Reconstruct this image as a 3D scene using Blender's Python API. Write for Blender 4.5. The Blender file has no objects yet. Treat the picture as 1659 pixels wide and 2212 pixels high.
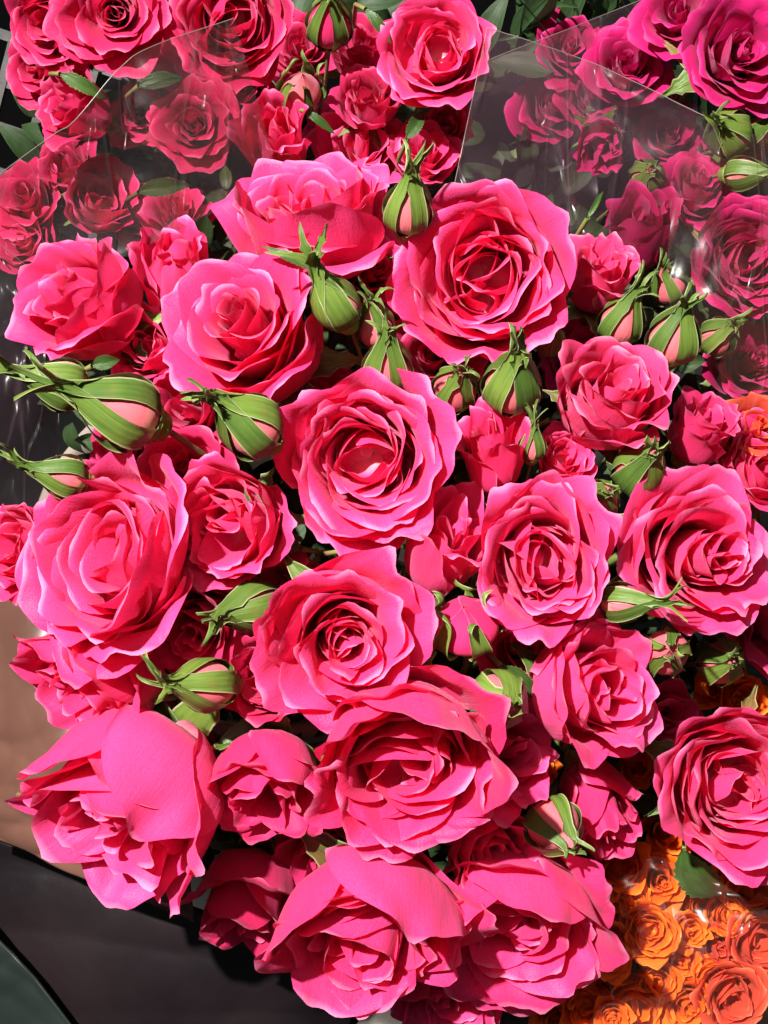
import bpy, math, numpy as np
from mathutils import Vector, Matrix
PI = math.pi
sc = bpy.context.scene
COL = sc.collection

# ------------------------------------------------------------------ camera
PITCH = math.radians(52)
RIGHT = Vector((1, 0, 0))
FWD = Vector((0, math.cos(PITCH), -math.sin(PITCH)))
UP = Vector((0, math.sin(PITCH), math.cos(PITCH)))
AIM = Vector((0, 0, .62))                 # middle of the bouquet dome
CAMP = AIM - FWD * .44
HALF = .267                               # tan of half the horizontal angle
cam = bpy.data.cameras.new('camera'); cam_o = bpy.data.objects.new('camera', cam); COL.objects.link(cam_o)
cam.sensor_fit = 'HORIZONTAL'; cam.sensor_width = 36; cam.lens = 18 / HALF
cam.clip_start = .01; cam.clip_end = 50
cam_o.matrix_world = Matrix(((RIGHT.x, UP.x, -FWD.x, CAMP.x), (RIGHT.y, UP.y, -FWD.y, CAMP.y), (RIGHT.z, UP.z, -FWD.z, CAMP.z), (0, 0, 0, 1)))
sc.camera = cam_o

# ------------------------------------------------------------------ light
w = bpy.data.worlds.new('World'); sc.world = w; w.use_nodes = True
w.node_tree.nodes['Background'].inputs[0].default_value = (.85, .9, 1, 1)
w.node_tree.nodes['Background'].inputs[1].default_value = .08
def lamp(name, kind, loc, aim, power, **kw):
    l = bpy.data.lights.new(name, kind); l.energy = power
    for k, v in kw.items(): setattr(l, k, v)
    o = bpy.data.objects.new(name, l); COL.objects.link(o); o.location = loc
    o.rotation_euler = (Vector(loc) - Vector(aim)).to_track_quat('Z', 'Y').to_euler()
    return o
KEY = AIM - FWD * 1.25 + UP * .60 - RIGHT * .48
lamp('shop_spotlight', 'SPOT', KEY, AIM - UP * .09 + RIGHT * .03, 385, shadow_soft_size=.018, spot_size=math.radians(42), spot_blend=.6, color=(1, .965, .93))
lamp('overhead_fill', 'AREA', (-.2, -.1, 2.3), AIM, 7, shape='RECTANGLE', size=1.3, size_y=.9, color=(1, .97, .95))  # unseen area lamp added overhead as weak, soft fill
vs = sc.view_settings; vs.view_transform = 'Standard'; vs.look = 'None'; vs.exposure = 0; vs.gamma = 1; vs.use_curve_mapping = False
sc.cycles.max_bounces = 6; sc.cycles.diffuse_bounces = 3; sc.cycles.use_adaptive_sampling = True; sc.cycles.adaptive_threshold = .035; sc.cycles.adaptive_min_samples = 16; sc.cycles.transparent_max_bounces = 10; sc.cycles.transmission_bounces = 6
sc.cycles.sample_clamp_indirect = 6

# ------------------------------------------------------------------ placing
S = 1659.0
def wide(d): return 2 * HALF * d
def at(px, py, d):
    k = wide(d) / S
    return CAMP + FWD * d + RIGHT * ((px - S / 2) * k) - UP * ((py - 1106) * k)
def dome(px, py):
    return .44 + .035 * ((px - 830) / 830) ** 2 + .05 * ((py - 1350) / 1000) ** 2
def view_dir(tx, ty):
    tz = math.sqrt(max(.02, 1 - tx * tx - ty * ty))
    return (RIGHT * tx + UP * ty - FWD * tz).normalized()

# ------------------------------------------------------------------ materials
def mat(name):
    m = bpy.data.materials.new(name); m.use_nodes = True
    nt = m.node_tree; return m, nt, nt.nodes['Principled BSDF'], nt.nodes['Material Output']
def N(nt, t, **kw):
    n = nt.nodes.new(t)
    for k, v in kw.items(): setattr(n, k, v)
    return n
def ramp(nt, src, stops):
    r = N(nt, 'ShaderNodeValToRGB'); e = r.color_ramp.elements
    while len(e) < len(stops): e.new(.5)
    for i, (p, c) in enumerate(stops): e[i].position = p; e[i].color = c if len(c) == 4 else (*c, 1)
    nt.links.new(src, r.inputs[0]); return r.outputs[0]
def mixc(nt, f, a, b, mode='MIX'):
    m = N(nt, 'ShaderNodeMix', data_type='RGBA', blend_type=mode)
    for s, v in ((0, f), (6, a), (7, b)):
        if isinstance(v, (int, float)): m.inputs[s].default_value = v
        elif isinstance(v, tuple): m.inputs[s].default_value = (*v, 1) if len(v) == 3 else v
        else: nt.links.new(v, m.inputs[s])
    return m.outputs[2]
def math_(nt, op, a, b=None):
    m = N(nt, 'ShaderNodeMath', operation=op)
    for s, v in ((0, a), (1, b)):
        if v is None: continue
        if isinstance(v, (int, float)): m.inputs[s].default_value = v
        else: nt.links.new(v, m.inputs[s])
    return m.outputs[0]

def petal_mat(name, col, col2, claw, rim, trans, tcol, blotch=None, rough=.5, sheen=(1, .72, .95)):
    """col/col2: two tones mixed per petal, claw: pale base, rim: margin tone"""
    m, nt, b, out = mat(name); L = nt.links
    uv = N(nt, 'ShaderNodeUVMap', uv_map='UV'); sep = N(nt, 'ShaderNodeSeparateXYZ'); L.new(uv.outputs[0], sep.inputs[0])
    u, v = sep.outputs[0], sep.outputs[1]
    oi = N(nt, 'ShaderNodeObjectInfo'); tc = N(nt, 'ShaderNodeTexCoord')
    nz = N(nt, 'ShaderNodeTexNoise'); nz.inputs['Scale'].default_value = 60; nz.inputs['Detail'].default_value = 2
    L.new(tc.outputs['Object'], nz.inputs['Vector'])
    at_ = N(nt, 'ShaderNodeAttribute', attribute_type='OBJECT', attribute_name='tone')
    f = math_(nt, 'ADD', math_(nt, 'MULTIPLY', oi.outputs['Random'], .38), math_(nt, 'MULTIPLY', math_(nt, 'SUBTRACT', nz.outputs[0], .5), .9))
    f = math_(nt, 'ADD', f, math_(nt, 'MULTIPLY', at_.outputs['Fac'], .5))
    c = mixc(nt, ramp(nt, f, [(0, (0, 0, 0)), (.75, (1, 1, 1))]), col, col2)
    # fine veins fanning from the claw
    mp = N(nt, 'ShaderNodeMapping'); mp.inputs['Scale'].default_value = (26, 2.2, 1); L.new(uv.outputs[0], mp.inputs[0])
    vn = N(nt, 'ShaderNodeTexNoise'); vn.inputs['Scale'].default_value = 1.0; vn.inputs['Detail'].default_value = 3; vn.inputs['Roughness'].default_value = .65
    L.new(mp.outputs[0], vn.inputs['Vector'])
    c = mixc(nt, ramp(nt, vn.outputs[0], [(.38, (0, 0, 0)), (.72, (.38, .38, .38))]), c, tuple(x * .72 for x in col))
    c = mixc(nt, ramp(nt, v, [(.0, (1, 1, 1)), (.10, (.75, .75, .75)), (.30, (0, 0, 0))]), c, claw)
    eu = math_(nt, 'ABSOLUTE', math_(nt, 'SUBTRACT', u, .5))
    e1 = ramp(nt, eu, [(.455, (0, 0, 0)), (.5, (.55, .55, .55))]); e2 = ramp(nt, v, [(.945, (0, 0, 0)), (1, (.55, .55, .55))])
    c = mixc(nt, math_(nt, 'MAXIMUM', e1, e2), c, rim)
    if blotch:
        bz = N(nt, 'ShaderNodeTexNoise'); bz.inputs['Scale'].default_value = 38; bz.inputs['Detail'].default_value = 6; bz.inputs['Roughness'].default_value = .7
        L.new(tc.outputs['Object'], bz.inputs['Vector'])
        c = mixc(nt, ramp(nt, bz.outputs[0], [(.64, (0, 0, 0)), (.74, (.8, .8, .8))]), c, blotch)
    L.new(c, b.inputs['Base Color'])
    b.inputs['Roughness'].default_value = rough; b.inputs['Specular IOR Level'].default_value = .22
    b.inputs['Sheen Weight'].default_value = .12; b.inputs['Sheen Roughness'].default_value = .45; b.inputs['Sheen Tint'].default_value = (*sheen, 1)
    bp = N(nt, 'ShaderNodeBump'); bp.inputs['Strength'].default_value = .34; bp.inputs['Distance'].default_value = .001
    hz = math_(nt, 'ADD', vn.outputs[0], math_(nt, 'MULTIPLY', nz.outputs[0], .55)); L.new(hz, bp.inputs['Height']); L.new(bp.outputs[0], b.inputs['Normal'])
    t = N(nt, 'ShaderNodeBsdfTranslucent'); L.new(mixc(nt, .55, c, tcol), t.inputs[0]); L.new(bp.outputs[0], t.inputs['Normal'])
    mx = N(nt, 'ShaderNodeMixShader'); mx.inputs[0].default_value = trans
    L.new(b.outputs[0], mx.inputs[1]); L.new(t.outputs[0], mx.inputs[2]); L.new(mx.outputs[0], out.inputs[0])
    return m
PINK = petal_mat('hot_pink_petal', (.89, .070, .265), (.77, .023, .13), (.90, .52, .50), (.96, .40, .64), .38, (1, .010, .08))
PINKD = petal_mat('deep_shaded_pink_petal', (.71, .033, .16), (.53, .015, .082), (.8, .35, .3), (.88, .24, .40), .36, (.98, .015, .09))  # deeper pink, with shade put into the colour for shaded and dimmer blooms
PINKW = petal_mat('weathered_pink_petal', (.80, .056, .20), (.70, .03, .135), (.85, .5, .4), (.92, .38, .48), .34, (1, .02, .1), blotch=(.86, .62, .42))
MAG = petal_mat('magenta_petal', (.54, .011, .145), (.40, .007, .085), (.5, .16, .24), (.62, .08, .30), .34, (.9, .01, .16))
ORANGE = petal_mat('orange_petal', (1.0, .25, .018), (.96, .15, .011), (.95, .4, .05), (1.0, .44, .06), .40, (1, .25, .01), sheen=(1, .6, .2))
CORAL = petal_mat('coral_petal', (.80, .11, .05), (.74, .06, .04), (.9, .42, .15), (.95, .35, .18), .40, (1, .12, .03), sheen=(1, .5, .35))
BUDP = petal_mat('pale_bud_petal', (.70, .15, .17), (.66, .09, .13), (.66, .42, .26), (.76, .36, .34), .25, (1, .1, .12))

def green_mat(name, c1, c2, rim, trans=.18, rimw=.43, rough=.45, blush=None):
    m, nt, b, out = mat(name); L = nt.links
    uv = N(nt, 'ShaderNodeUVMap', uv_map='UV'); sep = N(nt, 'ShaderNodeSeparateXYZ'); L.new(uv.outputs[0], sep.inputs[0])
    oi = N(nt, 'ShaderNodeObjectInfo'); tc = N(nt, 'ShaderNodeTexCoord')
    nz = N(nt, 'ShaderNodeTexNoise'); nz.inputs['Scale'].default_value = 130; nz.inputs['Detail'].default_value = 2; L.new(tc.outputs['Object'], nz.inputs['Vector'])
    mp = N(nt, 'ShaderNodeMapping'); mp.inputs['Scale'].default_value = (8, 2.6, 1); L.new(uv.outputs[0], mp.inputs[0])
    vn = N(nt, 'ShaderNodeTexNoise'); vn.inputs['Scale'].default_value = 1; vn.inputs['Detail'].default_value = 4; L.new(mp.outputs[0], vn.inputs['Vector'])
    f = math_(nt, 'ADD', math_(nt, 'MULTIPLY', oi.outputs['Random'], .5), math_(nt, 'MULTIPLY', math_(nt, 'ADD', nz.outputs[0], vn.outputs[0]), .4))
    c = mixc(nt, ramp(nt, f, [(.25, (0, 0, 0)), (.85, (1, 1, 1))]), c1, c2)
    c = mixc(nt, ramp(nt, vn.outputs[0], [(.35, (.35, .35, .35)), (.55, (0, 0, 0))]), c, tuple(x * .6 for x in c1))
    if blush:
        bn = N(nt, 'ShaderNodeTexNoise'); bn.inputs['Scale'].default_value = 45; L.new(tc.outputs['Object'], bn.inputs['Vector'])
        c = mixc(nt, ramp(nt, bn.outputs[0], [(.56, (0, 0, 0)), (.72, (.7, .7, .7))]), c, blush)
    eu = math_(nt, 'ABSOLUTE', math_(nt, 'SUBTRACT', sep.outputs[0], .5))
    c = mixc(nt, ramp(nt, eu, [(rimw, (0, 0, 0)), (.5, (.7, .7, .7))]), c, rim)
    L.new(c, b.inputs['Base Color']); b.inputs['Roughness'].default_value = rough; b.inputs['Specular IOR Level'].default_value = .35
    bp = N(nt, 'ShaderNodeBump'); bp.inputs['Strength'].default_value = .45; bp.inputs['Distance'].default_value = .0008
    L.new(math_(nt, 'ADD', vn.outputs[0], nz.outputs[0]), bp.inputs['Height']); L.new(bp.outputs[0], b.inputs['Normal'])
    t = N(nt, 'ShaderNodeBsdfTranslucent'); L.new(c, t.inputs[0])
    mx = N(nt, 'ShaderNodeMixShader'); mx.inputs[0].default_value = trans
    L.new(b.outputs[0], mx.inputs[1]); L.new(t.outputs[0], mx.inputs[2]); L.new(mx.outputs[0], out.inputs[0])
    return m
LEAFD = green_mat('shaded_leaf', (.010, .026, .007), (.028, .055, .014), (.04, .06, .02), trans=.05, rimw=.49, rough=.6)  # leaf green darkened, the shade of the gaps put into its colour
LEAFG = green_mat('strap_leaf', (.015, .045, .014), (.045, .085, .03), (.08, .12, .05), rimw=.47)
SEPAL = green_mat('sepal_green', (.030, .075, .012), (.125, .195, .030), (.46, .44, .25), blush=(.26, .085, .045))
HIP = green_mat('hip_green', (.10, .18, .02), (.22, .29, .04), (.2, .27, .04), trans=.05, rimw=.6)
LEAF = green_mat('leaf_green', (.018, .048, .010), (.052, .10, .02), (.16, .22, .06), rough=.35, rimw=.47)
STEM = green_mat('stem_green', (.09, .16, .03), (.2, .2, .06), (.2, .2, .06), trans=.0, rimw=.6, blush=(.22, .09, .05))

def plain_mat(name, c1, c2, rough, scale, bump=0, spec=.4):
    m, nt, b, out = mat(name); L = nt.links; tc = N(nt, 'ShaderNodeTexCoord')
    nz = N(nt, 'ShaderNodeTexNoise'); nz.inputs['Scale'].default_value = scale; nz.inputs['Detail'].default_value = 6; L.new(tc.outputs['Object'], nz.inputs['Vector'])
    L.new(mixc(nt, ramp(nt, nz.outputs[0], [(.3, (0, 0, 0)), (.7, (1, 1, 1))]), c1, c2), b.inputs['Base Color'])
    b.inputs['Roughness'].default_value = rough; b.inputs['Specular IOR Level'].default_value = spec
    if bump:
        bp = N(nt, 'ShaderNodeBump'); bp.inputs['Strength'].default_value = bump; bp.inputs['Distance'].default_value = .003
        L.new(nz.outputs[0], bp.inputs['Height']); L.new(bp.outputs[0], b.inputs['Normal'])
    return m
FLOOR = plain_mat('dark_floor', (.006, .006, .006), (.014, .013, .012), .6, 9, .2)
BLACK = plain_mat('black_wrap', (.0025, .002, .0025), (.011, .007, .008), .30, 14, .6, .3)
DGREEN = plain_mat('dark_green_plastic', (.006, .010, .0085), (.011, .016, .014), .45, 40, .1)
BROWN = plain_mat('brown_wrap', (.04, .018, .013), (.13, .060, .042), .3, 7, .35)
CREAM = plain_mat('cream_plastic', (.26, .235, .195), (.32, .295, .25), .4, 8)
CRATE = plain_mat('crate_plastic', (.02, .018, .017), (.045, .04, .036), .5, 60, .2)

def film_mat(name, tint, haze, hcol, crease=.35):
    """cellophane: see-through, faint veil, ridged crease lines that catch the lamps"""
    m, nt, b, out = mat(name); L = nt.links; nt.nodes.remove(b); tc = N(nt, 'ShaderNodeTexCoord')
    def ridge(scale, dist, lo, rot):
        n = N(nt, 'ShaderNodeTexNoise'); n.inputs['Scale'].default_value = scale; n.inputs['Detail'].default_value = 1.5; n.inputs['Distortion'].default_value = dist
        mp = N(nt, 'ShaderNodeMapping'); mp.inputs['Rotation'].default_value = (.4, .5, rot); mp.inputs['Scale'].default_value = (1, .12, .3); L.new(tc.outputs['Object'], mp.inputs[0]); L.new(mp.outputs[0], n.inputs['Vector'])
        return ramp(nt, math_(nt, 'ABSOLUTE', math_(nt, 'SUBTRACT', n.outputs[0], .5)), [(0, (1, 1, 1)), (lo, (0, 0, 0))])
    r1 = ridge(26, .25, .010, .7); r2 = ridge(40, .2, .014, -.6); rr = math_(nt, 'MAXIMUM', r1, math_(nt, 'MULTIPLY', r2, .6))
    nz = N(nt, 'ShaderNodeTexNoise'); nz.inputs['Scale'].default_value = 14; nz.inputs['Detail'].default_value = 3; L.new(tc.outputs['Object'], nz.inputs['Vector'])
    bp = N(nt, 'ShaderNodeBump'); bp.inputs['Strength'].default_value = .5; bp.inputs['Distance'].default_value = .004; L.new(math_(nt, 'ADD', rr, math_(nt, 'MULTIPLY', nz.outputs[0], .5)), bp.inputs['Height'])
    tr = N(nt, 'ShaderNodeBsdfTransparent'); tr.inputs[0].default_value = (*tint, 1)
    gl = N(nt, 'ShaderNodeBsdfGlossy'); gl.inputs['Roughness'].default_value = .2; L.new(bp.outputs[0], gl.inputs['Normal'])
    df = N(nt, 'ShaderNodeBsdfDiffuse'); df.inputs[0].default_value = (*hcol, 1); L.new(bp.outputs[0], df.inputs['Normal'])
    tl = N(nt, 'ShaderNodeBsdfTranslucent'); tl.inputs[0].default_value = (*hcol, 1)
    dd = N(nt, 'ShaderNodeMixShader'); L.new(df.outputs[0], dd.inputs[1]); L.new(tl.outputs[0], dd.inputs[2])
    veil = ramp(nt, nz.outputs[0], [(.38, (haze * .25,) * 3), (.68, (haze * 1.6,) * 3)])
    m1 = N(nt, 'ShaderNodeMixShader'); L.new(math_(nt, 'ADD', veil, math_(nt, 'MULTIPLY', math_(nt, 'MULTIPLY', rr, nz.outputs[0]), crease)), m1.inputs[0]); L.new(tr.outputs[0], m1.inputs[1]); L.new(dd.outputs[0], m1.inputs[2])
    fr = N(nt, 'ShaderNodeFresnel'); fr.inputs[0].default_value = 1.36; L.new(bp.outputs[0], fr.inputs['Normal'])
    m2 = N(nt, 'ShaderNodeMixShader'); L.new(math_(nt, 'MULTIPLY', fr.outputs[0], .2), m2.inputs[0]); L.new(m1.outputs[0], m2.inputs[1]); L.new(gl.outputs[0], m2.inputs[2])
    L.new(m2.outputs[0], out.inputs[0]); return m
FILM = film_mat('clear_film', (.82, .75, .77), .045, (.42, .26, .32), .14)
FILMD = film_mat('dim_film', (.66, .56, .60), .03, (.4, .28, .3), .12)
FILMC = film_mat('very_clear_film', (.95, .92, .92), .035, (.5, .32, .24), .14)
FILM_EDGE = plain_mat('film_edge', (.11, .085, .08), (.17, .14, .13), .3, 30)

# ------------------------------------------------------------------ mesh helpers
def sstep(a, b, x):
    t = np.clip((x - a) / (b - a), 0, 1); return t * t * (3 - 2 * t)
def lerp(a, b, t): return a + (b - a) * t
LANCE_X = [0, .06, .22, .42, .6, .78, 1]; LANCE_F = [.5, .8, 1, .78, .42, .2, .05]
def petal_geo(rg, L, W, a0, am, a1, r0, z0, phi, rho_k=1.0, rho_min=0.0, spiral=.15, ruffle=.03, roll=.3, side=.0, tip=.0, nu=17, nv=15,
              base_w=.3, round_k=.34, fold=0.0, fringe=.008, xb=.21, xw=.21, tilt=0.0, shift=(0, 0), lance=False, tipx=.55, lobes=0.0, lip=0.0):
    u = np.linspace(-1, 1, nu)[:, None]; v = 1 - (1 - np.linspace(0, 1, nv)[None, :]) ** 1.35
    NF = 40; x = np.linspace(0, 1, NF)[None, :]; ph = rg.uniform(0, 2 * PI, 14)
    base = a0 + (am - a0) * sstep(xb - xw, xb + xw, x) + (a1 - am) * sstep(tipx, 1, x) ** 1.3
    wob = np.sin(u * 2.2 + ph[0]) * .6 + np.sin(u * 4.7 + ph[1]) * .4
    a = base + roll * (np.abs(u) ** 2.2) * sstep(.45, 1, x) + ruffle * 4.5 * wob * sstep(.45, 1, x) + lip * sstep(.84, 1, x) + 0 * u
    ds = L / (NF - 1); zc = np.zeros((nu, 1))
    r = r0 + np.concatenate([zc, np.cumsum(np.sin(a[:, :-1]) * ds, 1)], 1)
    z = z0 + np.concatenate([zc, np.cumsum(np.cos(a[:, :-1]) * ds, 1)], 1)
    if lance: ell = 1 + 0 * u
    else:
        ell = 1 - round_k * np.abs(u) ** 2.6 + tip * np.exp(-(u / .22) ** 2) + fringe * (1.3 * np.sin(u * 5 + ph[2]) + .7 * np.sin(u * 11 + ph[3]) + .45 * np.sin(u * 19 + ph[11]))
        ell = ell / ell.max()
    xv = np.clip(v * ell, 0, 1); R = np.zeros((nu, nv)); Z = np.zeros((nu, nv)); xs = x[0]
    for i in range(nu):
        R[i] = np.interp(xv[i], xs, r[i]); Z[i] = np.interp(xv[i], xs, z[i])
    rc = np.interp(xv.ravel(), xs, r[nu // 2]).reshape(nu, nv)
    if lance:
        f = np.interp(xv, LANCE_X, LANCE_F)
        if lobes: f = f + lobes * np.clip(np.sin(xv * 26 + ph[12]), 0, 1) ** 3 * sstep(.25, .4, xv) * (1 - sstep(.8, 1, xv))
    else:
        f = base_w + (1 - base_w) * np.sin(np.clip(xv / .68, 0, 1) * PI / 2) ** .9
        f = f * np.sqrt(1 - (np.clip(xv - .55, 0, 1) / .58) ** 2 * .62)
    s = u * W * f * (1 + .05 * np.sin(xv * 5 + ph[4]))
    rho = np.maximum(rc * rho_k, rho_min) + 1e-5
    ang = s / rho; lat = rho * np.sin(ang); inw = rho * (1 - np.cos(ang))
    inw = inw - side * W * sstep(.5, 1, np.abs(u)) * sstep(.3, 1, xv)
    rad = R - inw + spiral * u * W * .35 * sstep(.1, .6, xv)
    rad = rad + fold * L * np.exp(-((u - .3 * np.sin(ph[5])) / .3) ** 2) * sstep(.3, .9, xv)
    amp = ruffle * L * xv ** 1.6
    n1 = np.sin(u * 3.1 + xv * 4 + ph[6]) + .6 * np.sin(u * 6.3 - xv * 5 + ph[7]) + .3 * np.sin(u * 10.5 + xv * 9 + ph[11]); n2 = np.sin(u * 2.7 - xv * 3 + ph[8]) + .5 * np.sin(u * 8 + xv * 3 + ph[9])
    edge = sstep(.6, 1, np.maximum(np.abs(u) + 0 * xv, v + 0 * u))
    rad = rad + amp * n1 * .8 + edge * ruffle * L * (.5 * np.sin(u * 7.5 + v * 6 + ph[10]) + (.3 if nu > 22 else 0) * np.sin(u * 15 - v * 5 + ph[13])); Z = Z + amp * n2 * .6
    if tilt:
        ct, st = math.cos(tilt), math.sin(tilt); lat, Z = lat * ct - (Z - z0) * st, lat * st + (Z - z0) * ct + z0
    c, sn = math.cos(phi), math.sin(phi)
    return np.stack([rad * c - lat * sn + shift[0], rad * sn + lat * c + shift[1], Z], -1), u + 0 * v, xv
_F = {}
def grid_faces(nu, nv):
    if (nu, nv) not in _F:
        i, j = np.meshgrid(np.arange(nu - 1), np.arange(nv - 1), indexing='ij'); b = (i * nv + j).ravel()
        _F[(nu, nv)] = np.stack([b, b + nv, b + nv + 1, b + 1], -1)
    return _F[(nu, nv)]
def raw_mesh(name, co, F, uv, m):
    me = bpy.data.meshes.new(name); F = np.asarray(F)
    me.vertices.add(len(co)); me.vertices.foreach_set('co', np.asarray(co, np.float32).ravel())
    me.loops.add(F.size); me.loops.foreach_set('vertex_index', F.ravel().astype(np.int32))
    me.polygons.add(len(F)); me.polygons.foreach_set('loop_start', (np.arange(len(F)) * F.shape[1]).astype(np.int32))
    me.polygons.foreach_set('use_smooth', np.ones(len(F), bool))
    l = me.uv_layers.new(name='UV'); l.data.foreach_set('uv', uv[F.ravel()].astype(np.float32).ravel())
    me.materials.append(m); me.update(); me.validate(); return me
def grid_mesh(name, P, uu, vv, m):
    return raw_mesh(name, P.reshape(-1, 3), grid_faces(*P.shape[:2]), np.stack([uu.ravel() * .5 + .5, vv.ravel()], -1), m)
def link(name, data, parent=None):
    o = bpy.data.objects.new(name, data); COL.objects.link(o)
    if parent is not None: o.parent = parent
    return o
def tag(o, label=None, cat=None, group=None, kind=None):
    if label: o['label'] = label
    if cat: o['category'] = cat
    if group: o['group'] = group
    if kind: o['kind'] = kind
    return o
def tube(pts, rad, n=7):
    """grid (n+1 around, along) for a tube through pts"""
    pts = np.asarray(pts, float); k = len(pts); rad = np.broadcast_to(rad, (k,))
    T = np.gradient(pts, axis=0); T /= np.linalg.norm(T, axis=1)[:, None] + 1e-9
    ref = np.array([.31, .87, .38]); A = np.cross(T, ref); A /= np.linalg.norm(A, axis=1)[:, None] + 1e-9; B = np.cross(T, A)
    th = np.linspace(0, 2 * PI, n + 1)[:, None, None]
    P = pts[None] + (np.cos(th) * A[None] + np.sin(th) * B[None]) * rad[None, :, None]
    u = np.linspace(-1, 1, n + 1)[:, None] + np.zeros((1, k)); v = np.zeros((n + 1, 1)) + np.linspace(0, 1, k)[None]
    return P, u, v
def lathe(prof, n=14):
    prof = np.asarray(prof, float); th = np.linspace(0, 2 * PI, n + 1)[:, None]
    P = np.stack([np.cos(th) * prof[None, :, 0], np.sin(th) * prof[None, :, 0], 0 * th + prof[None, :, 1]], -1)
    u = np.linspace(-1, 1, n + 1)[:, None] + 0 * prof[None, :, 0]; v = 0 * th + np.linspace(0, 1, len(prof))[None]
    return P, u, v

# ------------------------------------------------------------------ rose builder
def rose_petals(seed, style='spiral', N=30, opn=.6, depth=.3, ruffle=.031, core=.12, nu=19, nv=18, hgt=1.0, curl=.9, H=.8, mess=.5, flare=.45, rw1=.62, nout=4, fr=.012, rw0=.13, close=0.0, extra=()):
    rg = np.random.RandomState(seed); out = []
    a_out = math.radians(lerp(14, 72, opn))
    for i in range(N):
        t = i / (N - 1); phi = i * 2.39996 + rg.uniform(-.3, .3)
        if style == 'spiral':
            L = lerp(1.0 - depth, 1.0, min(1, t * 1.6)) * rg.uniform(.93, 1.06)
            am = lerp(math.radians(-3), a_out, t ** 1.25) + rg.normal(0, .05)
            a0 = lerp(.35, 1.2, t ** .7) * lerp(.5, 1, max(0, opn))
            a1 = am + lerp(.05, curl, t ** 1.2) * lerp(.35, 1, max(0, opn)) + rg.normal(0, .1)
            W = lerp(core * 1.7, .62, min(1, t * 1.25) ** .75) * rg.uniform(.9, 1.1)
            P = petal_geo(rg, L, W, a0, am, a1, lerp(.012, .10, t), lerp(.16, 0, t), phi, rho_k=lerp(1.0, 1.25, t), rho_min=lerp(core * .45, .3, t ** .8), spiral=lerp(.5, .2, t),
                ruffle=ruffle * lerp(.6, 1.25, t), roll=lerp(.15, .7, t) * lerp(.3, 1, max(0, opn)), side=lerp(0, .1, t), tip=rg.uniform(-.05, .02), nu=nu + (6 if t > .6 and nu > 15 else 0), nv=nv, fold=rg.normal(0, .015), fringe=fr, round_k=.46,
                tilt=rg.normal(0, .05), shift=rg.normal(0, .012 * mess, 2), lip=rg.uniform(.2, 1.2) * min(1, t * 2.5))
        else:
            to = max(0, (i - (N - 1 - nout)) / nout) if nout else 0
            rw = lerp(rw0, rw1, t ** .85) * rg.uniform(.93, 1.07)
            h = H * lerp(1 - depth, 1, min(1, t * 1.7) ** 1.1) * rg.uniform(.9, 1.08) * lerp(1, .92, to)
            L = rw * 1.02 + h; xb = rw * .95 / L
            am = lerp(-.06, .14, t) + rg.normal(0, .07 * mess + .02) + to * .2 * flare
            a1 = am + lerp(.05, .45, t) + to * .95 * flare + rg.normal(0, .13) - close * lerp(.6, 1, t)
            W = lerp(rw * 1.5 + .05, .80, min(1, t * 1.1)) * rg.uniform(.85, 1.12); mm = mess * (1 - t)
            P = petal_geo(rg, L, W, 1.45, am, a1, .02, lerp(.1, 0, t), phi, rho_k=lerp(1.05, 1.12, t), rho_min=.1, spiral=lerp(.55, .3, t), ruffle=ruffle * lerp(.9, 1.2, t),
                roll=lerp(.25, .6, t) + .3 * to, side=.06 * rg.uniform(-1, 1.4), tip=rg.uniform(-.05, .02), nu=nu + (6 if t > .6 and nu > 15 else 0), nv=nv, fold=rg.normal(0, .03 * mess), xb=xb, xw=min(xb, .2), base_w=.2,
                fringe=fr, round_k=.42, tilt=rg.normal(0, .2 * mm + .05), shift=rg.normal(0, .07 * mm + .01, 2), lip=rg.uniform(.2, 1.3) * min(1, t * 2.5))
        out.append(P)
    mx = np.percentile(np.concatenate([np.hypot(P[..., 0], P[..., 1]).ravel() for P, _, _ in out[-6:]]), 97)
    zz = max(P[..., 2].max() for P, _, _ in out)
    out = [(P / mx * np.array([1, 1, hgt]), U, V) for P, U, V in out]
    for e in extra:                       # hand-set guard petals, sizes in bloom radii
        e = dict(e); a = dict(L=1.3, W=.7, a0=1.2, am=.5, a1=1.0, r0=.08, z0=.02, phi=0, rho_k=1.2, rho_min=.5, ruffle=.02, roll=.4, nu=25, nv=20, lip=.4); a.update(e); a['phi'] = math.radians(a['phi'])
        out.append(petal_geo(rg, **a))
    return out, zz / mx * hgt
def hip_mesh(R):
    return grid_mesh('calyx', *lathe([(0, -.5 * R), (.10 * R, -.48 * R), (.2 * R, -.36 * R), (.26 * R, -.2 * R), (.2 * R, -.02 * R), (.14 * R, .06 * R)], 10), HIP)
def sepals(rg, R, root, hug, n=5, mb=None, Ls=.95, spread=.5):
    """hug 1: pressed to the bloom, 0: bent right back"""
    for k in range(n):
        h = np.clip(hug + rg.normal(0, .16), 0, 1)
        P = petal_geo(rg, R * Ls * rg.uniform(.85, 1.15), R * .27, lerp(1.5, 1.25, h), lerp(2.1, .35, h), lerp(2.7, .9 * spread, h), .1 * R, -.06 * R, k * 2 * PI / n + rg.uniform(-.25, .25),
            rho_k=1.2, rho_min=.3 * R, spiral=0, ruffle=.03, roll=0, nu=9, nv=14, lance=True, lobes=.25, tipx=.5)
        link('sepal', grid_mesh('sepal', *P, SEPAL), root)
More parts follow.
